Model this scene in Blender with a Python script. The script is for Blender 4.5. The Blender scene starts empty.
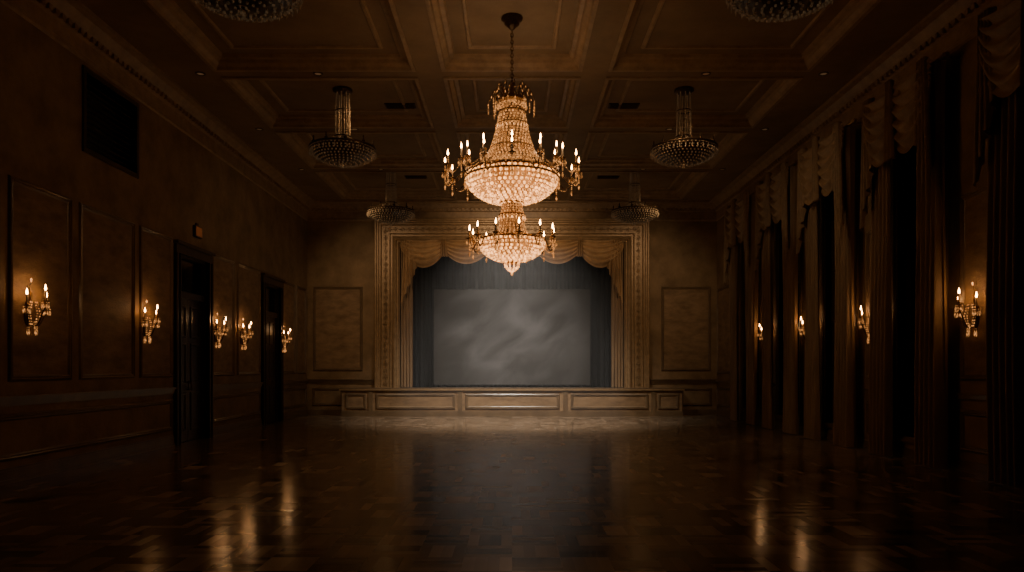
import bpy, bmesh, math, random
from mathutils import Vector, Matrix
random.seed(7)
pi=math.pi
# ------------------------------------------------------------------ materials
def newmat(name):
    m=bpy.data.materials.new(name); m.use_nodes=True
    nt=m.node_tree; b=nt.nodes.get('Principled BSDF')
    return m,nt,b
def noisy(name,c1,c2,scale=3,rough=0.6,bump=0.0,metal=0,spec=0.5,stretch=(1,1,1),bscale=None,sheen=0):
    m,nt,b=newmat(name); N=nt.nodes; L=nt.links
    tc=N.new('ShaderNodeTexCoord'); mp=N.new('ShaderNodeMapping'); mp.inputs['Scale'].default_value=stretch
    L.new(tc.outputs['Object'],mp.inputs[0])
    n=N.new('ShaderNodeTexNoise'); n.inputs['Scale'].default_value=scale; n.inputs['Detail'].default_value=6; n.inputs['Roughness'].default_value=0.65
    L.new(mp.outputs[0],n.inputs['Vector'])
    r=N.new('ShaderNodeValToRGB'); r.color_ramp.elements[0].position=0.32; r.color_ramp.elements[1].position=0.68
    r.color_ramp.elements[0].color=(*c1,1); r.color_ramp.elements[1].color=(*c2,1)
    L.new(n.outputs['Fac'],r.inputs[0]); L.new(r.outputs[0],b.inputs['Base Color'])
    b.inputs['Roughness'].default_value=rough; b.inputs['Metallic'].default_value=metal
    b.inputs['Specular IOR Level'].default_value=spec
    if sheen:
        b.inputs['Sheen Weight'].default_value=sheen; b.inputs['Sheen Tint'].default_value=(1,.7,.4,1)
    if bump:
        n2=N.new('ShaderNodeTexNoise'); n2.inputs['Scale'].default_value=bscale or scale*4; n2.inputs['Detail'].default_value=4
        L.new(mp.outputs[0],n2.inputs['Vector'])
        bp=N.new('ShaderNodeBump'); bp.inputs['Strength'].default_value=bump; bp.inputs['Distance'].default_value=0.02
        L.new(n2.outputs['Fac'],bp.inputs['Height']); L.new(bp.outputs[0],b.inputs['Normal'])
    return m
def emis(name,col,strength,base=(.8,.6,.4),sparkle=0,rough=0.2,lo=.12,hi=2.6):
    m,nt,b=newmat(name); N=nt.nodes; L=nt.links
    b.inputs['Base Color'].default_value=(*base,1); b.inputs['Roughness'].default_value=rough
    b.inputs['Emission Color'].default_value=(*col,1); b.inputs['Emission Strength'].default_value=strength
    if sparkle:  # noise varies the emission to imitate glints
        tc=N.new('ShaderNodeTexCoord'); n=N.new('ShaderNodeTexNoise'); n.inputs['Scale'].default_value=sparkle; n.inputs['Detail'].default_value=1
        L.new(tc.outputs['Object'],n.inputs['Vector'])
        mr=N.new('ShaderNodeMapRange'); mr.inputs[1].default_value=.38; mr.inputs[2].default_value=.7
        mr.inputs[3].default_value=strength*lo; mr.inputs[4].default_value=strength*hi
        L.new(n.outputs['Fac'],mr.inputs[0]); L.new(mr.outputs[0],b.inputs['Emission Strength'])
    return m
M={}
M['wall']=noisy('aged_ochre_plaster',(.17,.112,.058),(.32,.215,.115),1.6,.65,.25,spec=.25,bscale=14)
M['panel']=noisy('panel_fabric',(.16,.10,.052),(.33,.215,.115),2.2,.62,.25,spec=.3,stretch=(1,1,2.5),bscale=20)
M['trimw']=noisy('painted_wood_trim',(.12,.078,.042),(.20,.135,.074),3,.28,.05)
M['gilt']=noisy('dull_gilt',(.25,.16,.078),(.39,.26,.135),8,.38,.25,metal=.25,bscale=40)
M['ceil']=noisy('ceiling_plaster',(.19,.128,.07),(.29,.198,.11),1.2,.6,.1,spec=.3)
M['ctrim']=noisy('ceiling_moulding',(.25,.165,.088),(.40,.27,.15),5,.45,.1)
M['dark']=noisy('dark_wood',(.03,.018,.01),(.055,.034,.018),5,.4,.1,stretch=(1,1,.15))
M['black']=noisy('black_velour',(.002,.004,.006),(.005,.009,.013),5,.9,.1)
M['blackwood']=noisy('stage_black',(.006,.006,.007),(.012,.012,.012),5,.7,.1)
M['drape']=noisy('brown_gold_drape',(.22,.148,.08),(.37,.25,.14),6,.6,.15,stretch=(1,1,.2),sheen=.4)
M['swag']=noisy('gold_swag_silk',(.34,.21,.10),(.50,.32,.155),6,.5,.1,sheen=.3)
M['brass']=noisy('aged_brass',(.18,.095,.033),(.30,.17,.065),20,.32,.1,metal=.9)
M['bronze']=noisy('dark_bronze',(.06,.035,.017),(.12,.07,.032),20,.4,.1,metal=.8)
M['candle']=noisy('ivory_candle',(.5,.36,.22),(.6,.45,.28),10,.5)
M['flame']=emis('flame_bulb',(1,.45,.14),46)
M['cbright']=emis('crystal_glow',(1,.42,.12),1.7,(.5,.3,.14),sparkle=22,rough=.1,lo=.25,hi=2.6)  # beads emit to imitate candlelight passing through crystal
M['cmid']=emis('crystal_basket_glow',(1,.41,.12),.42,(.42,.26,.12),sparkle=34,rough=.1)  # same imitated candlelight, weaker emission
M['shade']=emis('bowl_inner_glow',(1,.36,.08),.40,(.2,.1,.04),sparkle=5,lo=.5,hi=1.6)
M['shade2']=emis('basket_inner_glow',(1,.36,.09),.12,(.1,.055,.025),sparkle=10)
M['cdim']=emis('crystal_faint_glow',(1,.60,.30),.016,(.42,.31,.19),sparkle=30,rough=.12)  # faint emission stands in for highlights on the unlit chandeliers
M['shaded']=noisy('unlit_bowl',(.03,.02,.01),(.07,.042,.02),20,.3)
M['glass']=noisy('night_glass',(.004,.004,.005),(.007,.007,.009),2,.12)
M['exit']=emis('exit_sign_face',(1,.28,.08),.04,(.4,.14,.05))
M['downl']=emis('downlight_lens',(1,.6,.3),.05)
M['metald']=noisy('vent_metal',(.02,.012,.007),(.04,.025,.012),5,.5)
M['swag2']=noisy('window_swag_silk',(.21,.14,.073),(.35,.235,.127),6,.5,.1,sheen=.3)
# screen : smoke pattern and edge dimming painted as emission on a flat screen
m,nt,b=newmat('projection_screen'); N=nt.nodes; L=nt.links
def mth(op,a,bv=None,c=None):
    x=N.new('ShaderNodeMath'); x.operation=op
    for i,v in enumerate((a,bv,c)):
        if v is None: continue
        if isinstance(v,(int,float)): x.inputs[i].default_value=v
        else: L.new(v,x.inputs[i])
    return x.outputs[0]
tc=N.new('ShaderNodeTexCoord'); mp=N.new('ShaderNodeMapping'); mp.inputs['Rotation'].default_value=(0,.62,0)
mp2=N.new('ShaderNodeMapping'); mp2.inputs['Scale'].default_value=(.65,1,1.3); mp2.inputs['Location'].default_value=(7.1,0,2.2)
L.new(tc.outputs['Object'],mp.inputs[0]); L.new(mp.outputs[0],mp2.inputs[0])
n=N.new('ShaderNodeTexNoise'); n.inputs['Scale'].default_value=1.15; n.inputs['Detail'].default_value=4; n.inputs['Roughness'].default_value=.45; n.inputs['Distortion'].default_value=.6
L.new(mp2.outputs[0],n.inputs['Vector'])
r=N.new('ShaderNodeValToRGB'); r.color_ramp.elements[0].position=.38; r.color_ramp.elements[1].position=.68
r.color_ramp.elements[0].color=(.05,.044,.040,1); r.color_ramp.elements[1].color=(.44,.38,.345,1)
L.new(n.outputs['Fac'],r.inputs[0]); L.new(r.outputs[0],b.inputs['Emission Color'])
sp=N.new('ShaderNodeSeparateXYZ'); L.new(tc.outputs['Object'],sp.inputs[0])
ex=mth('POWER',mth('DIVIDE',mth('ABSOLUTE',sp.outputs[0]),2.7),2.0)
ez=mth('POWER',mth('DIVIDE',mth('SUBTRACT',sp.outputs[2],2.3),2.4),2.0)
fall=mth('MAXIMUM',mth('SUBTRACT',1.0,mth('ADD',ex,ez)),.0)  # dims the emission towards the screen edges
L.new(mth('ADD',mth('MULTIPLY',fall,.20),.012),b.inputs['Emission Strength'])
b.inputs['Base Color'].default_value=(.035,.034,.033,1); b.inputs['Roughness'].default_value=.9
M['screen']=m
# parquet
m,nt,b=newmat('basketweave_parquet'); N=nt.nodes; L=nt.links
tc=N.new('ShaderNodeTexCoord'); sp=N.new('ShaderNodeSeparateXYZ'); L.new(tc.outputs['Object'],sp.inputs[0])
S=.36
px=mth('DIVIDE',sp.outputs[0],S); py=mth('DIVIDE',sp.outputs[1],S)
cx=mth('FLOOR',px); cy=mth('FLOOR',py)
par=mth('FLOORED_MODULO',mth('ADD',cx,cy),2.0)
u=mth('ADD',mth('MULTIPLY',px,par),mth('MULTIPLY',py,mth('SUBTRACT',1.0,par)))
u4=mth('MULTIPLY',u,4.0); pk=mth('FLOOR',u4); fr=mth('FRACT',u4)
cb=N.new('ShaderNodeCombineXYZ'); L.new(cx,cb.inputs[0]); L.new(cy,cb.inputs[1]); L.new(pk,cb.inputs[2])
wn=N.new('ShaderNodeTexWhiteNoise'); wn.noise_dimensions='3D'; L.new(cb.outputs[0],wn.inputs['Vector'])
cb2=N.new('ShaderNodeCombineXYZ'); L.new(cx,cb2.inputs[0]); L.new(cy,cb2.inputs[1])
wn2=N.new('ShaderNodeTexWhiteNoise'); wn2.noise_dimensions='3D'; L.new(cb2.outputs[0],wn2.inputs['Vector'])
v=mth('ADD',mth('MULTIPLY',wn.outputs['Value'],.5),mth('ADD',mth('MULTIPLY',wn2.outputs['Value'],.3),mth('MULTIPLY',par,.2)))
r=N.new('ShaderNodeValToRGB'); r.color_ramp.elements[0].color=(.04,.029,.02,1); r.color_ramp.elements[1].color=(.36,.26,.175,1)
r.color_ramp.elements[0].position=.1; r.color_ramp.elements[1].position=.95
L.new(v,r.inputs[0]); L.new(r.outputs[0],b.inputs['Base Color'])
gx=mth('ABSOLUTE',mth('SUBTRACT',fr,.5)); gap=mth('GREATER_THAN',gx,.46)
ns=N.new('ShaderNodeTexNoise'); ns.inputs['Scale'].default_value=3; L.new(tc.outputs['Object'],ns.inputs['Vector'])
rg=mth('ADD',mth('MULTIPLY',par,.02),mth('ADD',mth('MULTIPLY',wn.outputs['Value'],.09),mth('ADD',mth('MULTIPLY',ns.outputs['Fac'],.10),.06))); L.new(rg,b.inputs['Roughness'])
bp=N.new('ShaderNodeBump'); bp.inputs['Strength'].default_value=.2; bp.inputs['Distance'].default_value=.003
h=mth('ADD',mth('MULTIPLY',gap,-1.0),mth('MULTIPLY',wn.outputs['Value'],.4)); L.new(h,bp.inputs['Height']); L.new(bp.outputs[0],b.inputs['Normal'])
b.inputs['Specular IOR Level'].default_value=.4
M['floor']=m
# ------------------------------------------------------------------ mesh builder
class MB:
    def __init__(s): s.v=[]; s.f=[]; s.m=[]; s.sm=[]; s.mats=[]
    def mi(s,k):
        if k not in s.mats: s.mats.append(k)
        return s.mats.index(k)
    def add(s,vs,fs,mat,smooth=False):
        o=len(s.v); s.v+= [tuple(x) for x in vs]; k=s.mi(mat)
        for f in fs: s.f.append([i+o for i in f]); s.m.append(k); s.sm.append(smooth)
    def box(s,x0,x1,y0,y1,z0,z1,mat):
        vs=[(x,y,z) for x in (x0,x1) for y in (y0,y1) for z in (z0,z1)]
        s.add(vs,[(0,1,3,2),(4,6,7,5),(0,4,5,1),(2,3,7,6),(0,2,6,4),(1,5,7,3)],mat)
    def lathe(s,prof,c,seg,mat,smooth=True):
        vs=[];fs=[];n=len(prof)
        for r,z in prof:
            for i in range(seg):
                a=2*pi*i/seg; vs.append((c[0]+r*math.cos(a),c[1]+r*math.sin(a),c[2]+z))
        for j in range(n-1):
            for i in range(seg):
                k=(i+1)%seg; fs.append((j*seg+i,j*seg+k,(j+1)*seg+k,(j+1)*seg+i))
        s.add(vs,fs,mat,smooth)
    def bead(s,c,r,mat,rz=None,lv=1):
        rz=rz or r; vs=[(c[0],c[1],c[2]+rz)]; seg=6 if lv else 4
        rows=(.5,-.5) if lv else (0,)
        for t in rows:
            rr=r*math.cos(math.asin(t))
            for i in range(seg):
                a=2*pi*i/seg; vs.append((c[0]+rr*math.cos(a),c[1]+rr*math.sin(a),c[2]+rz*t))
        vs.append((c[0],c[1],c[2]-rz)); fs=[]; 
        for i in range(seg): fs.append((0,1+i,1+(i+1)%seg))
        for j in range(len(rows)-1):
            for i in range(seg):
                k=(i+1)%seg; fs.append((1+j*seg+i,1+(j+1)*seg+i,1+(j+1)*seg+k,1+j*seg+k))
        o=1+(len(rows)-1)*seg; e=len(vs)-1
        for i in range(seg): fs.append((o+i,e,o+(i+1)%seg))
        s.add(vs,fs,mat,False)
    def tube(s,pts,r,mat,seg=6,closed=False):
        pts=[Vector(p) for p in pts]; n=len(pts); vs=[];fs=[]
        for i,p in enumerate(pts):
            if closed: t=pts[(i+1)%n]-pts[i-1]
            else: t=pts[min(i+1,n-1)]-pts[max(i-1,0)]
            t.normalize(); up=Vector((0,0,1)) if abs(t.z)<.95 else Vector((1,0,0))
            a=t.cross(up).normalized(); bb=t.cross(a)
            rr=r[i] if isinstance(r,(list,tuple)) else r
            for k in range(seg):
                q=2*pi*k/seg; vs.append(p+a*rr*math.cos(q)+bb*rr*math.sin(q))
        for i in range(n if closed else n-1):
            j=(i+1)%n
            for k in range(seg):
                l=(k+1)%seg; fs.append((i*seg+k,i*seg+l,j*seg+l,j*seg+k))
        if not closed:
            fs.append(tuple(range(seg))); fs.append(tuple((n-1)*seg+k for k in range(seg)))
        s.add(vs,fs,mat,True)
    def ring(s,c,R,r,mat,seg=48):
        s.tube([(c[0]+R*math.cos(2*pi*i/seg),c[1]+R*math.sin(2*pi*i/seg),c[2]) for i in range(seg)],r,mat,6,True)
    def grid(s,f,nu,nv,mat,smooth=True):
        vs=[f(i/nu,j/nv) for j in range(nv+1) for i in range(nu+1)]
        fs=[(j*(nu+1)+i,j*(nu+1)+i+1,(j+1)*(nu+1)+i+1,(j+1)*(nu+1)+i) for j in range(nv) for i in range(nu)]
        s.add(vs,fs,mat,smooth)
    def frame(s,O,U,V,Nn,u0,u1,v0,v1,prof,mat,opened=False,center=None):
        O,U,V,Nn=map(Vector,(O,U,V,Nn)); vs=[];fs=[]
        for d,h in prof:
            if opened: cs=[(u0+d,v0),(u0+d,v1-d),(u1-d,v1-d),(u1-d,v0)]
            else: cs=[(u0+d,v0+d),(u0+d,v1-d),(u1-d,v1-d),(u1-d,v0+d)]
            for a,bv in cs: vs.append(O+U*a+V*bv+Nn*h)
        for j in range(len(prof)-1):
            for i in range(3 if opened else 4):
                k=(i+1)%4; fs.append((j*4+i,j*4+k,j*4+4+k,j*4+4+i))
        s.add(vs,fs,mat)
        if center:
            d,h=center[1],center[2]
            cs=[(u0+d,v0+d),(u0+d,v1-d),(u1-d,v1-d),(u1-d,v0+d)]
            s.add([O+U*a+V*bv+Nn*h for a,bv in cs],[(0,1,2,3)],center[0])
    def obj(s,name,recalc=True):
        me=bpy.data.meshes.new(name); me.from_pydata(s.v,[],s.f)
        for k in s.mats: me.materials.append(M[k])
        me.polygons.foreach_set('material_index',s.m); me.polygons.foreach_set('use_smooth',s.sm); me.update()
        if recalc:
            bm=bmesh.new(); bm.from_mesh(me); bmesh.ops.recalc_face_normals(bm,faces=bm.faces); bm.to_mesh(me); bm.free()
        o=bpy.data.objects.new(name,me); bpy.context.scene.collection.objects.link(o); return o
def light(kind,name,loc,energy,col,size=.05,parent=None,target=None,spot=60,blend=.8):
    l=bpy.data.lights.new(name,kind); l.energy=energy; l.color=col
    if kind=='AREA': l.size=size
    else: l.shadow_soft_size=size
    if kind=='SPOT': l.spot_size=math.radians(spot); l.spot_blend=blend
    o=bpy.data.objects.new(name,l); bpy.context.scene.collection.objects.link(o); o.location=loc
    if target is not None: o.rotation_euler=(Vector(target)-Vector(loc)).to_track_quat('-Z','Y').to_euler()
    if parent: 
        o.parent=parent; o.matrix_parent_inverse=parent.matrix_world.inverted()
    return o
# ------------------------------------------------------------------ room
W=6.2; YB=21.8; YF=-3.0; H=6.6; T=.3
b=MB(); b.box(-W-T,W+T,YF-T,YB+T,-.2,0,'floor'); b.obj('floor')
b=MB(); b.box(-W-T,W+T,YF-T,YB+T,H,H+.2,'ceil'); b.obj('ceiling')
def wall_side(name,xa,xb,opens):
    b=MB(); y=YF-T
    for (a,c,z0,z1) in sorted(opens):
        b.box(xa,xb,y,a,0,H,'wall')
        if z0>0: b.box(xa,xb,a,c,0,z0,'wall')
        b.box(xa,xb,a,c,z1,H,'wall'); y=c
    b.box(xa,xb,y,YB+T,0,H,'wall'); return b.obj(name)
doors=[(13.35,14.6,0,3.55),(17.95,19.15,0,3.55)]
wall_side('wall_left',-W-T,-W,doors+[(10.45,11.85,4.62,5.72)])
wins=[8.0,10.95,13.6,16.1,18.6]
wall_side('wall_right',W,W+T,[(y-.62,y+.62,.35,5.45) for y in wins+[5.2,2.4]])
for nm,a in (('wall_back_left',(-W,-3.4,0,H)),('wall_back_right',(3.4,W,0,H)),('wall_back_upper',(-3.4,3.4,5.42,H)),('wall_back_lower',(-3.4,3.4,0,.8))):
    b=MB(); b.box(a[0],a[1],YB,YB+T,a[2],a[3],'wall'); b.obj(nm)
b=MB(); b.box(-W,W,YF-T,YF,0,H,'wall'); b.obj('wall_front')
# wall frames
PP=[(0,0),(.012,.03),(.03,.04),(.045,.022),(.06,.028),(.075,.01),(.085,0.004)]
def side_panel(b,side,y0,y1,z0,z1,fill='panel'):
    if side<0: b.frame((-W,0,0),(0,1,0),(0,0,1),(1,0,0),y0,y1,z0,z1,PP,'trimw',center=(fill,.085,.004))
    else: b.frame((W,0,0),(0,1,0),(0,0,1),(-1,0,0),y0,y1,z0,z1,PP,'trimw',center=(fill,.085,.004))
b=MB()
for y0,y1 in [(-2,0),(.2,2.4),(2.6,4.8),(5,7.1),(7.3,8.6),(8.85,10.12),(10.3,11.8),(11.97,13.12),(14.84,16.04),(16.22,17.7),(19.4,20.5),(20.66,21.6)]:
    side_panel(b,-1,y0,y1,1.25,3.8)
b.obj('trim_1')
b=MB()
for y0,y1 in [(-2,3),(3.2,7.8),(8.0,13.12),(14.84,17.7),(19.4,21.6)]:
    side_panel(b,-1,y0,y1,.28,.85,'wall')
b.obj('trim_2')
def segs(doors):
    out=[];y=YF
    for a,c,_,_ in doors: out.append((y,a-.17)); y=c+.17
    out.append((y,YB)); return out
b=MB(); br=MB()
for a,c in segs(doors):
    b.box(-W,-W+.025,a,c,0,.16,'trimw'); b.box(-W,-W+.04,a,c,0,.05,'trimw'); b.box(-W,-W+.015,a,c,.16,.19,'trimw')
    br.box(-W,-W+.035,a,c,.98,1.03,'trimw'); br.box(-W,-W+.06,a,c,1.03,1.07,'trimw'); br.box(-W,-W+.02,a,c,.95,.98,'trimw')
b.obj('baseboard_left'); br.obj('trim_3')
b=MB(); b.box(W-.025,W,YF,YB,0,.16,'trimw'); b.box(W-.04,W,YF,YB,0,.05,'trimw'); b.obj('baseboard_right')
b=MB(); 
gaps=[(9.0,9.93),(12.05,12.55),(14.65,15.05),(17.1,17.55),(19.75,21.7)]
for a,c in gaps:
    side_panel(b,1,a+.0,c-.0,1.25,3.8); side_panel(b,1,a,c,.28,.85,'wall')
    b.box(W-.05,W,a-.1,c+.1,1.0,1.06,'trimw')
b.obj('trim_4')
# crown + frieze
def crown(name,axis):
    b=MB()
    prof=[(0,5.86),(.03,5.88),(.03,5.93),(.015,5.95),(.015,6.14),(.06,6.16),(.06,6.2),(.14,6.27),(.2,6.36),(.3,6.38),(.3,6.43),(.36,6.45)]
    for (o0,z0),(o1,z1) in zip(prof[:-1],prof[1:]):
        m='ctrim'
        if axis=='L': b.add([(-W+o0,YF,z0),(-W+o0,YB-o0,z0),(-W+o1,YB-o1,z1),(-W+o1,YF,z1)],[(0,1,2,3)],m)
        if axis=='R': b.add([(W-o0,YF,z0),(W-o0,YB-o0,z0),(W-o1,YB-o1,z1),(W-o1,YF,z1)],[(0,1,2,3)],m)
        if axis=='B': b.add([(-W+o0,YB-o0,z0),(W-o0,YB-o0,z0),(W-o1,YB-o1,z1),(-W+o1,YB-o1,z1)],[(0,1,2,3)],m)
    if axis=='B':
        x=-W+.2
        while x<W-.2: b.box(x,x+.07,YB-.11,YB-.03,6.16,6.235,m); x+=.14
    else:
        y=5.0; sx=-1 if axis=='L' else 1
        while y<YB-.2:
            xs=sorted((sx*(W-.11),sx*(W-.03))); b.box(xs[0],xs[1],y,y+.07,6.16,6.235,m); y+=.14
    b.obj(name,False)
crown('trim_5','L'); crown('trim_6','R'); crown('trim_7','B')
# ceiling beams/coffers
zb=6.43
xs=[(-4.95,-1.68),(-1.12,1.12),(1.68,4.95)]
ys=[(-2.6,.2),(.6,2.9),(3.3,5.9),(6.3,8.95),(9.35,12.05),(12.45,14.9),(15.3,17.95),(18.35,21.2)]
b=MB()
b.box(-W,-4.95,YF,YB,zb,H,'ceil'); b.box(4.95,W,YF,YB,zb,H,'ceil')
b.box(-1.68,-1.12,YF,YB,zb,H,'ceil'); b.box(1.12,1.68,YF,YB,zb,H,'ceil')
yp=YF
for y0,y1 in ys+[(YB,YB)]:
    for x0,x1 in xs: b.box(x0,x1,yp,y0,zb,H,'ceil')
    yp=y1
for x0,x1 in xs:
    for y0,y1 in ys:
        b.frame((0,0,H),(1,0,0),(0,1,0),(0,0,-1),x0,x1,y0,y1,[(-.06,.17),(-.06,.2),(0,.2),(.02,.15),(.08,.11),(.1,.06),(.16,.05),(.18,0)],'ctrim')
        b.frame((0,0,H),(1,0,0),(0,1,0),(0,0,-1),x0+.4,x1-.4,y0+.4,y1-.4,[(0,0),(.02,.03),(.06,.03),(.08,0)],'ctrim')
b.obj('trim_8',False)
# ceiling lights and vents
b=MB()
for x in (-5.3,-3.3,-.0,3.3,5.3):
    for y in (9.1,12.25,15.1,18.15):
        if abs(x)<.1: continue
        b.lathe([(.085,0),(.085,-.012),(.06,-.014),(.055,.0)],(x,y,zb),16,'bronze'); b.lathe([(.055,-.004),(.001,-.004)],(x,y,zb),16,'downl')
b.obj('recessed_downlights')
b=MB()
for x,y in [(-2.2,14.2),(2.2,14.2),(-3.9,16.6),(3.9,16.6),(-2.6,19.5),(2.6,19.5)]:
    b.box(x-.3,x+.3,y-.12,y+.12,H-.02,H,'metald')
    for k in range(5): b.box(x-.27,x+.27,y-.1+k*.045,y-.085+k*.045,H-.035,H-.02,'bronze')
b.obj('ceiling_air_vents')
# back wall panels
b=MB()
def bp_(u0,u1,v0,v1,fill='panel',Y=YB):
    b.frame((0,Y,0),(1,0,0),(0,0,1),(0,-1,0),u0,u1,v0,v1,PP,'trimw',center=(fill,.085,.004))
for sx in (-1,1):
    a,c=sorted((sx*6.02,sx*4.52)); bp_(a,c,1.33,3.88)
    a,c=sorted((sx*6.05,sx*5.1)); bp_(a,c,.28,.82,'wall')
    a,c=sorted((sx*6.2,sx*4.16))
    b.box(a,c,YB-.05,YB,1.0,1.05,'trimw'); b.box(a,c,YB-.08,YB,1.05,1.09,'trimw'); b.box(a,c,YB-.03,YB,.95,1.0,'trimw')
b.obj('trim_9')
b=MB()
for a,c in((-W,-5.0),(5.0,W)): b.box(a,c,YB-.025,YB,0,.16,'trimw'); b.box(a,c,YB-.04,YB,0,.05,'trimw')
b.obj('baseboard_back')
# proscenium arch
b=MB()
prof=[(0,0),(0,.10),(.03,.14),(.07,.14),(.09,.10),(.13,.10),(.15,.06),(.19,.06),(.21,.09),(.23,.06),(.46,.06),(.48,.09),(.5,.06),(.55,.06),(.57,.11),(.62,.13),(.66,.11),(.68,.06),(.72,.05),(.75,.0),(.75,-.3)]
b.frame((0,YB,0),(1,0,0),(0,0,1),(0,-1,0),-4.16,4.16,.83,5.95,prof,'gilt',opened=True)
def orn(x,z,rot):
    cy=YB-.06
    for k in range(6):
        a=rot+k*pi/3; ex,ez=x+.05*math.cos(a),z+.05*math.sin(a)
        b.bead((ex,cy-.012,ez),.022,'gilt',.022)
    b.bead((x,cy-.02,z),.026,'gilt')
z=.95
while z<5.6:
    for sx in(-1,1):
        orn(sx*3.815,z,0)
        b.bead((sx*3.815,YB-.065,z+.1),.02,'gilt',.05)
    z+=.2
x=-3.7
while x<3.75:
    orn(x,5.605,0); b.bead((x+.1,YB-.065,5.605),.05,'gilt',.02); x+=.2
b.obj('proscenium_arch',False)
# stage platform
SY=21.15
b=MB()
b.box(-5.0,5.0,SY,YB,0,.76,'panel')
b.box(-5.06,5.06,SY-.06,YB,.76,.8,'gilt'); b.box(-5.03,5.03,SY-.03,YB,.72,.76,'trimw'); b.box(-5.04,5.04,SY-.04,YB,.8,.83,'trimw')
b.box(-5.03,5.03,SY-.03,SY,0,.13,'trimw'); b.box(-5.02,5.02,SY-.02,SY,.13,.155,'trimw')
for x in(-4.15,-1.52,1.56,4.15): b.box(x-.06,x+.06,SY-.035,SY,.13,.72,'trimw')
for a,c in[(-4.9,-4.28),(-4.0,-1.66),(-1.38,1.4),(1.72,4.0),(4.28,4.9)]:
    b.frame((0,SY,0),(1,0,0),(0,0,1),(0,-1,0),a,c,.21,.67,PP,'trimw',center=('panel',.085,.004))
b.obj('stage_platform')
b=MB(); b.box(-5.0,5.0,YB+T,25.0,.6,.8,'blackwood'); b.box(-3.39,3.39,YB,YB+T,.8,.825,'blackwood'); b.obj('floor_stage')
for nm,a in (('wall_stage_left',(-5.0,-4.9,YB+T,25.0,.8,6.4)),('wall_stage_right',(4.9,5.0,YB+T,25.0,.8,6.4)),('wall_stage_rear',(-5.0,5.0,25.0,25.1,.6,6.4)),('ceiling_stage',(-5.0,5.0,YB+T,25.1,6.4,6.5))):
    b=MB(); b.box(*a,'blackwood'); b.obj(nm)
# black curtains behind
b=MB()
b.grid(lambda s,t:(-4.8+9.6*s,23.3+.09*math.sin(s*2*pi*38)+.03*math.sin(s*2*pi*11),.81+5.3*t),600,4,'black')
for sx in(-1,1):
    b.grid(lambda s,t:(sx*(2.72+1.1*s),22.45+.06*math.sin(s*2*pi*7),.81+4.9*t),90,4,'black')
b.obj('stage_backdrop_curtain')
# screen
b=MB()
b.box(-2.46,2.46,22.78,22.8,.90,3.90,'screen')
for a in((-2.48,-2.46,.88,3.92),(2.46,2.48,.88,3.92),(-2.48,2.48,3.90,3.92),(-2.48,2.48,.88,.90)): b.box(a[0],a[1],22.76,22.83,a[2],a[3],'blackwood')
for sx in(-2.2,2.2): b.box(sx-.03,sx+.03,22.83,22.88,.8,3.7,'blackwood'); b.box(sx-.03,sx+.03,22.6,23.1,.8,.84,'blackwood')
b.obj('projection_screen')
# swag generator
def swag(b,A,B,n,drop,gath,bul,mat,folds=6,nu=28,nv=36):
    A=Vector(A);B=Vector(B);n=Vector(n)
    def f(s,t):
        c=4*s*(1-s); c=c**.85 if c>0 else 0
        z=-(.12+.88*t)*drop*c*(.98)-t*gath*(1-.5*c)
        p=A.lerp(B,s)+Vector((0,0,1))*z
        o=.02+bul*c*math.sin(pi*min(1,t*.9+.1))**.7+ .045*(.4+.6*c)*math.sin(t*2*pi*folds+1.5*s)
        return p+n*o
    b.grid(f,nu,nv,mat)
def tail(b,A,D,w,n,l0,l1,mat,folds=4,nu=40,nv=12):
    A=Vector(A);D=Vector(D);n=Vector(n)
    def f(s,t):
        L_=l0+(l1-l0)*(round(s*folds)/folds*.6+s*.4)
        sp=.55+.45*t
        return A+D*(w*(.5+(s-.5)*sp))+n*(.06+.055*math.sin(s*2*pi*folds))+Vector((0,0,-t*L_))
    b.grid(f,nu,nv,mat)
# stage valance
b=MB()
b.box(-3.38,3.38,YB+.02,YB+.06,5.1,5.41,'swag')
cs=[-3.3,-2.05,-.7,.7,2.05,3.3]
drops=[.78,.66,.6,.66,.78]
for i in range(5):
    swag(b,(cs[i]-.08,YB+.0,5.36),(cs[i+1]+.08,YB+.0,5.36),(0,-1,0),drops[i],.3,.09,'swag',5)
for c in cs[1:-1]:
    tail(b,(c-.11,YB-.03,5.38),(1,0,0),.22,(0,-1,0),.6,.6,'swag',3)
for sx in(-1,1):
    tail(b,(sx*3.36,YB-.0,5.36),(-sx,0,0),.5,(0,-1,0),2.0,.9,'swag',4)
b.obj('stage_valance_swags')
b=MB()
for sx in(-1,1):
    b.grid(lambda s,t:(sx*(3.02+.36*s),YB+.12+.045*math.sin(s*2*pi*4),.84+4.5*t),60,6,'drape')
b.obj('stage_side_curtain')
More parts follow.
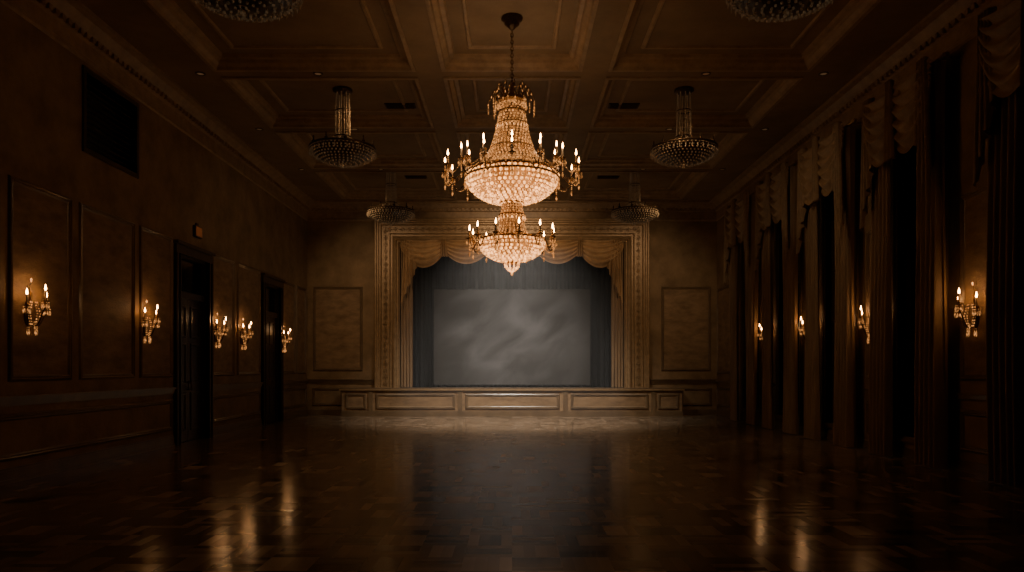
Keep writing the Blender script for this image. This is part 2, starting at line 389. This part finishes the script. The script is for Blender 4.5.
# ------------------------------------------------------------------ doors
for i,(a,c,_,zt) in enumerate(doors):
    b=MB()
    x=-W
    for y0,y1 in((a-.16,a+.0),(c-.0,c+.16)):
        b.box(x,x+.05,y0,y1,0,zt,'dark'); b.box(x,x+.075,min(y0,y1)+.0,min(y0,y1)+.04,0,zt,'dark'); b.box(x,x+.075,max(y0,y1)-.03,max(y0,y1),0,zt,'dark')
    b.box(x,x+.06,a-.16,c+.16,zt,zt+.16,'dark'); b.box(x,x+.11,a-.2,c+.2,zt+.16,zt+.22,'dark')
    b.box(x-.12,x,a,a+.04,0,zt,'dark'); b.box(x-.12,x,c-.04,c,0,zt,'dark'); b.box(x-.12,x,a+.04,c-.04,zt-.04,zt,'dark')
    b.box(x-.14,x-.02,a+.04,c-.04,2.75,2.87,'dark')
    b.box(x-.14,x-.10,a+.04,c-.04,2.87,zt-.04,'glass')
    ym=(a+c)/2
    for y0,y1,hs in((a+.045,ym-.005,1),(ym+.005,c-.045,-1)):
        b.box(x-.14,x-.09,y0,y1,.01,2.75,'dark')
        for z0,z1 in((.2,.95),(1.1,1.9),(2.0,2.62)):
            b.frame((x-.09,0,0),(0,1,0),(0,0,1),(1,0,0),y0+.09,y1-.09,z0,z1,[(0,0),(.01,.02),(.04,.02),(.05,0)],'dark',center=('dark',.05,.001))
        yh=y1-.06 if hs>0 else y0+.06
        b.lathe([(.001,-.09),(.012,-.09),(.012,.09),(.001,.09)],(x-.05,yh,1.08),8,'brass'); b.box(x-.09,x-.05,yh-.008,yh+.008,1.14,1.155,'brass'); b.box(x-.09,x-.05,yh-.008,yh+.008,1.0,1.015,'brass')
    b.obj('door_%d'%(i+1))
b=MB()
b.box(-W-.2,-W-.17,10.45,11.85,4.62,5.72,'glass')
b.frame((-W,0,0),(0,1,0),(0,0,1),(1,0,0),10.38,11.92,4.55,5.79,[(0,0),(0,.03),(.07,.03),(.07,-.17)],'dark')
for k in range(1,12): b.box(-W-.1,-W-.06,10.45,11.85,4.62+k*.09,4.635+k*.09,'metald')
b.obj('wall_vent_grille')
b=MB()
b.box(-W,-W+.06,13.98,14.28,3.98,4.2,'bronze'); b.box(-W+.06,-W+.066,14.0,14.26,4.0,4.18,'exit'); b.box(-W,-W+.03,14.08,14.18,4.2,4.26,'bronze')
b.obj('exit_sign')
# ------------------------------------------------------------------ windows + curtains
for i,yc in enumerate(wins+[5.2,2.4]):
    b=MB(); a,c=yc-.62,yc+.62
    b.box(W+.18,W+.2,a,c,.35,5.45,'glass')
    for y0,y1 in((a,a+.06),(c-.06,c),(yc-.03,yc+.03)): b.box(W+.1,W+.18,y0,y1,.35,5.45,'dark')
    for z in(.35,1.3,2.3,3.3,4.3,5.39): b.box(W+.11,W+.175,a,c,z,z+.05,'dark')
    b.frame((W,0,0),(0,1,0),(0,0,1),(-1,0,0),a-.1,c+.1,.25,5.55,[(0,0),(0,.03),(.03,.04),(.1,.03),(.1,-.1)],'trimw')
    b.obj('window_%d'%(i+1))
    b=MB()
    hw=.98 if i else 1.0
    xc=W-.24
    for sgn in(-1,1):
        def f(s,t,sgn=sgn):
            ww=.58
            y=yc+sgn*(hw-ww*s)
            x=xc+(.07+.02*math.sin(t*5+i))*math.sin(s*2*pi*5+.5*math.sin(t*3+i))
            return (x,y,.02+5.66*t)
        b.grid(f,90,16,'drape')
    b.tube([(xc,yc-hw-.05,5.72),(xc,yc+hw+.05,5.72)],.03,'brass',8)
    for sgn in(-1,1):
        b.bead((xc,yc+sgn*(hw+.08),5.72),.055,'brass'); b.box(xc,W,yc+sgn*(hw-.02)-.015,yc+sgn*(hw-.02)+.015,5.7,5.74,'brass')
    swag(b,(xc-.12,yc-hw+.05,5.76),(xc-.12,yc+.2,5.76),(-1,0,0),1.0,.4,.08,'swag2',5)
    swag(b,(xc-.14,yc-.2,5.76),(xc-.14,yc+hw-.05,5.76),(-1,0,0),1.0,.4,.08,'swag2',5)
    tail(b,(xc-.10,yc-hw,5.78),(0,1,0),.42,(-1,0,0),2.1,.9,'swag2',4)
    tail(b,(xc-.10,yc+hw,5.78),(0,-1,0),.42,(-1,0,0),2.1,.9,'swag2',4)
    tail(b,(xc-.16,yc-.14,5.78),(0,1,0),.28,(-1,0,0),1.2,1.2,'swag2',3)
    b.obj('window_curtain')
# ------------------------------------------------------------------ candle parts
def candle(b,p,h=.13,r=.014,fl=.05,drip=.045):
    x,y,z=p
    b.lathe([(.008,-.05),(.02,-.03),(.012,-.015),(drip,.0),(drip,.008),(.016,.01),(.018,.03),(r,.03)],p,10,'brass')
    b.lathe([(r,.03),(r,h),(.001,h+.003)],p,8,'candle')
    b.lathe([(.004,h),(.013,h+fl*.3),(.011,h+fl*.6),(.001,h+fl*1.25)],p,8,'flame')
def drops_(b,p,R,n,L_,mat,r=.009):
    for i in range(n):
        a=2*pi*i/n; x,y=p[0]+R*math.cos(a),p[1]+R*math.sin(a)
        b.bead((x,y,p[2]-.015),r*.6,mat,lv=0); b.bead((x,y,p[2]-.03-L_/2),r,mat,L_/2,lv=0)
# ------------------------------------------------------------------ sconces
def sconce(side,y,z=2.12,lit=0.9):
    b=MB(); sx=-side; x0=side*W
    def P(o,dy,dz): return (x0+sx*o,y+dy,z+dz)
    for r,o0,o1 in((1,0,.02),(.7,.02,.035)):
        vs=[]; n=20
        for o in(o0,o1):
            for k in range(n):
                a=2*pi*k/n; vs.append(P(o,.065*r*math.cos(a),.16*r*math.sin(a)))
        fs=[(k,(k+1)%n,n+(k+1)%n,n+k) for k in range(n)]+[tuple(range(n,2*n))]
        b.add(vs,fs,'bronze')
    b.tube([P(.03,0,.14),P(.05,0,.24),P(.03,0,.34),P(.06,0,.40)],[.014,.012,.009,.005],'brass')
    b.bead(P(.05,0,.27),.02,'brass'); b.bead(P(.06,0,.42),.014,'cbright',.03); b.bead(P(.04,0,-.19),.022,'brass',.04)
    for dy,oo,hh in((-.19,.13,.06),(.19,.13,.06),(0,.24,.13)):
        pts=[]
        for k in range(13):
            t=k/12
            pts.append(P(.03+(oo-.03)*t, dy*t, -.06-.12*math.sin(pi*min(1,t*1.15))+ (hh+.0)*t**2))
        b.tube(pts,.009,'bronze'); e=P(oo,dy,hh+.0)
        b.tube([pts[-1],e],.009,'bronze')
        candle(b,(e[0],e[1],e[2]+.02),.14,.013,.065,.045)
        drops_(b,(e[0],e[1],e[2]+.02),.042,8,.07,'cmid',.011)
        drops_(b,(pts[5][0],pts[5][1],pts[5][2]),.014,4,.09,'cmid',.011)
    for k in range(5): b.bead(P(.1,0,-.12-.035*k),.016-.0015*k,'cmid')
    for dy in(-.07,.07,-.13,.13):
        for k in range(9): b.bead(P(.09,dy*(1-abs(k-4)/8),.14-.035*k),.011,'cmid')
    o=b.obj('wall_sconce')
    light('POINT','sconce_glow',P(.2,0,.36),lit,(1,.58,.30),.03,o)
    return o
for y in(9.2,12.1,15.0,16.45,19.35): sconce(-1,y)
for y in(9.6,12.3,14.85,17.33): sconce(1,y)
# ------------------------------------------------------------------ main chandelier
CY=10.65
b=MB(); C=(0,CY,0)
def P(r,a,z): return (r*math.cos(a),CY+r*math.sin(a),z)
b.lathe([(.02,6.6),(.16,6.6),(.16,6.57),(.10,6.54),(.11,6.5),(.06,6.46),(.03,6.42),(.0,6.42)],C,24,'bronze')
z=6.42;k=0
while z>5.62:
    pts=[]
    for q in range(10):
        a=2*pi*q/10; d=.020*math.cos(a); e=.034*math.sin(a)
        pts.append((d,CY,z-.03+e) if k%2 else (0,CY+d,z-.03+e))
    b.tube(pts,.008,'brass',5,True); z-=.05;k+=1
b.lathe([(.01,5.64),(.025,5.62),(.02,5.58),(.045,5.54),(.03,5.5),(.06,5.45),(.12,5.42),(.2,5.4),(.21,5.36),(.2,5.34),(.05,5.33),(.015,5.3),(.015,2.95)],C,24,'brass')
def strands(prof,n,r,mat,step=None):
    L_=[0]
    for p,q in zip(prof[:-1],prof[1:]): L_.append(L_[-1]+math.dist(p,q))
    step=step or r*2.05; m_=int(L_[-1]/step)
    for j in range(m_+1):
        d=j*step; i=0
        while i<len(L_)-2 and L_[i+1]<d: i+=1
        t=min(1,(d-L_[i])/(L_[i+1]-L_[i])); rr=prof[i][0]+(prof[i+1][0]-prof[i][0])*t; zz=prof[i][1]+(prof[i+1][1]-prof[i][1])*t
        nn=n if not callable(n) else n(rr)
        for k in range(nn): b.bead(P(rr,2*pi*(k+.5*(j%2)*callable(n))/nn,zz),r,mat)
for k in range(18):
    a=2*pi*k/18; pts=[];big=.35 if k%2 else .26; up=.13 if k%2 else .2
    for q in range(11):
        t=q/10; pts.append(P(.12+(big-.12)*t,a,5.42+up*math.sin(pi*t*.9)*1.2-(.13)*t*t))
    b.tube(pts,.007,'brass',5)
    for q in (6,8,10): b.bead((pts[q][0],pts[q][1],pts[q][2]-.03),.011,'cmid',.025,lv=0)
    for q in range(5): b.bead((pts[10][0],pts[10][1],pts[10][2]-.06-.025*q),.010,'cmid')
for z_,R in((5.36,.21),(5.2,.2)): b.ring((0,CY,z_),R,.014,'brass',32)
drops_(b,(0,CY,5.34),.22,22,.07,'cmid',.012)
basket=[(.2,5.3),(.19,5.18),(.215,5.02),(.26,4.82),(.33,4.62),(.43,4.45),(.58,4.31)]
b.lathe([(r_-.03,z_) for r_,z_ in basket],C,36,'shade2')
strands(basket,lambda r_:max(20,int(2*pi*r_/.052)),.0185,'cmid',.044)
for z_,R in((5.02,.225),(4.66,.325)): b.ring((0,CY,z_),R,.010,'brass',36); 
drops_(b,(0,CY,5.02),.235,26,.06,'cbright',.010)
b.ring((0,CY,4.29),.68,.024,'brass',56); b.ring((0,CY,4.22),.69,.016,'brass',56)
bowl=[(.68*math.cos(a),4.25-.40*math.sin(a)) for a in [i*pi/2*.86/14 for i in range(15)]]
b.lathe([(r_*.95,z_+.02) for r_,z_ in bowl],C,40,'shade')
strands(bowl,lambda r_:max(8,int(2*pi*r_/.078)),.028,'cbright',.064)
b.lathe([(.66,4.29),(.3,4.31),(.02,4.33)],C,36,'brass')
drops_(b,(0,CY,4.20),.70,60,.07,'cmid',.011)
b.ring((0,CY,3.86),.17,.014,'brass',28)
def arms(n,rin,rout,zin,zc,dip,off=0,h=.14,pend=True):
    for k in range(n):
        a=2*pi*(k+off)/n; pts=[]
        for q in range(15):
            t=q/14; pts.append(P(rin+(rout-rin)*t,a,zin+(zc-zin)*t-dip*math.sin(pi*t)*(1.0)+.06*math.sin(2*pi*t)))
        b.tube(pts,.010,'bronze'); e=pts[-1]
        candle(b,(e[0],e[1],e[2]+.045),h,.015,.07,.05)
        drops_(b,(e[0],e[1],e[2]+.045),.046,8,.06,'cmid',.009)
        if pend:
            for q in range(4): b.bead((e[0],e[1],e[2]-.03-.028*q),.012,'cmid')
            b.bead((e[0],e[1],e[2]-.18),.017,'cmid',.045,lv=0)
        a2=2*pi*(k+1+off)/n
        for q in range(1,14):
            t=q/14; aa=a+(a2-a)*t; b.bead(P(rout,aa,zc+.0-.10*math.sin(pi*t)),.009,'cmid',lv=0)
arms(16,.66,.99,4.25,4.27,.09)
arms(10,.45,.68,4.36,4.44,.03,.5,.15,False)
neck=[(.14,3.84),(.15,3.74),(.19,3.66),(.17,3.58),(.2,3.45),(.26,3.36),(.40,3.32)]
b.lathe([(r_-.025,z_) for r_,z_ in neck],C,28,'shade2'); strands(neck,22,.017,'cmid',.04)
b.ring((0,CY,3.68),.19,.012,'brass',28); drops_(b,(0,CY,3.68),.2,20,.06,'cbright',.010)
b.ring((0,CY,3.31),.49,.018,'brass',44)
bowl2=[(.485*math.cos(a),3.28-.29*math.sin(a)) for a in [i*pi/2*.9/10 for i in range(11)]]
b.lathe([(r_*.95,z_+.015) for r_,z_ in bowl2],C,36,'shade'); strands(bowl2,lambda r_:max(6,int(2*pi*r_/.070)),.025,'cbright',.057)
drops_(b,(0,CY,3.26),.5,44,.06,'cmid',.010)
arms(12,.47,.63,3.28,3.27,.06,.3,.12)
b.lathe([(.09,3.0),(.1,2.97),(.04,2.95),(.0,2.95)],C,16,'brass'); strands([(.11,2.98),(.1,2.92),(.06,2.87),(.02,2.85)],10,.016,'cbright')
b.bead((0,CY,2.82),.02,'cbright',.04)
ch=b.obj('crystal_chandelier')
ringc=(1,.68,.42)
for k in range(5):
    a=2*pi*k/5+.3; light('POINT','candle_ring_glow',P(1.05,a,4.75),4.2,ringc,.08,ch)
light('POINT','lower_ring_glow',P(.0,0,2.6),5.5,ringc,.08,ch)
light('SPOT','ceiling_uplight_fill',(0,CY,4.95),30,ringc,.5,ch,(0,CY+.3,6.6),150,1)  # added spot without a fixture, brightens the ceiling above the chandelier
# ------------------------------------------------------------------ small chandeliers
def small(x,y,lit=0):
    global b,CY
    b=MB()
    def Q(r,a,z): return (r*math.cos(a),r*math.sin(a),z)
    C=(0,0,0)
    b.lathe([(.02,H),(.18,H),(.18,H-.04),(.12,H-.07),(.0,H-.08)],C,20,'bronze')
    zr=5.5
    for k in range(8):
        a=2*pi*k/8
        for q in range(34):
            t=q/33; z=H-.08-(H-.08-5.72)*t; b.bead(Q(.12+.02*t,a,z),.016,'cdim',lv=0)
        for q in range(14):
            t=q/13; z=5.72-(5.72-zr)*t; rr=.14+.44*t**1.6; b.bead(Q(rr,a,z),.015,'cdim',lv=0)
        b.tube([Q(.12,a,H-.08),Q(.14,a,5.72),Q(.3,a,5.58),Q(.58,a,zr)],.008,'brass',4)
    b.ring((0,0,5.72),.15,.012,'bronze',20); b.ring((0,0,6.2),.13,.01,'bronze',20)
    b.ring((0,0,zr),.6,.02,'bronze',40); b.ring((0,0,zr-.05),.6,.012,'bronze',40)
    bw=[(.59*math.cos(a),zr-.03-.27*math.sin(a)) for a in [i*pi/2*.93/9 for i in range(10)]]
    b.lathe([(r*.94,z+.02) for r,z in bw],C,32,'shaded')
    for j,(r,z) in enumerate(bw):
        n=max(6,int(2*pi*r/.07))
        for k in range(n): b.bead(Q(r,2*pi*(k+.5*(j%2))/n,z),.018,'cdim')
    for k in range(36):
        a=2*pi*k/36; b.bead(Q(.61,a,zr-.1),.013,'cdim',.05,lv=0)
    for k in range(10):
        a=2*pi*k/10; b.lathe([(.02,0),(.035,.03),(.03,.04),(.012,.04),(.012,.12),(.001,.13)],Q(.56,a,zr+.02),8,'bronze')
    b.bead((0,0,zr-.33),.03,'cdim',.05)
    o=b.obj('basket_chandelier'); o.location=(x,y,0); return o
for y in(18.75,13.4):
    for x in(-3.15,3.2): small(x,y)
for x in(-2.85,2.9): small(x,7.6)
# ------------------------------------------------------------------ haze in front of the stage
m=bpy.data.materials.new('stage_haze'); m.use_nodes=True; nt=m.node_tree; nt.nodes.clear()
o_=nt.nodes.new('ShaderNodeOutputMaterial'); vs_=nt.nodes.new('ShaderNodeVolumeScatter'); vs_.inputs['Density'].default_value=.016; vs_.inputs['Color'].default_value=(.95,.97,1,1)
nt.links.new(vs_.outputs[0],o_.inputs['Volume']); M['haze']=m
b=MB(); b.box(-3.0,3.0,17.2,21.05,.03,4.4,'haze'); b.box(-3.0,3.0,21.06,22.7,.86,4.4,'haze'); b.obj('stage_haze')
# ------------------------------------------------------------------ lights
warm=(1,.69,.42)
for x in(-4.2,0,4.2):
    light('SPOT','back_wall_fill',(x,16.9,6.3),240 if x else 430,warm,.15,None,(x*.9,21.8,3.0 if x else 4.4),76 if x==0 else 68,1)  # unseen spots added to brighten the back wall and proscenium
light('SPOT','stage_floor_fill',(0,17.4,6.3),3000,(1,.88,.74),.6,None,(0,20.0,0),86,1)  # unseen spot added to brighten the floor before the stage
light('SPOT','stage_top_fill',(0,22.35,5.9),22,(.6,.8,1),.2,None,(0,22.6,1.5),90,1)  # unseen bluish spot added to tint the haze above the screen
light('SPOT','side_wall_fill',(2.6,12.2,6.38),95,warm,.2,None,(6.2,14.6,2.2),95,1)  # unseen spot added to brighten the right-hand curtains
light('SPOT','side_wall_fill',(-2.6,13.2,6.38),50,warm,.2,None,(-6.2,17.0,2.2),85,1)  # unseen spot added to brighten the left wall
w=bpy.data.worlds.new('World'); bpy.context.scene.world=w; w.use_nodes=True
w.node_tree.nodes['Background'].inputs[0].default_value=(.02,.02,.03,1); w.node_tree.nodes['Background'].inputs[1].default_value=.05
# ------------------------------------------------------------------ camera
cd=bpy.data.cameras.new('camera'); cam=bpy.data.objects.new('camera',cd); bpy.context.scene.collection.objects.link(cam)
cam.location=(0,0,1.42); cam.rotation_euler=(pi/2,0,0); cd.sensor_width=36; cd.lens=720/1024*36; cd.shift_y=82/1024; cd.clip_end=100
bpy.context.scene.camera=cam
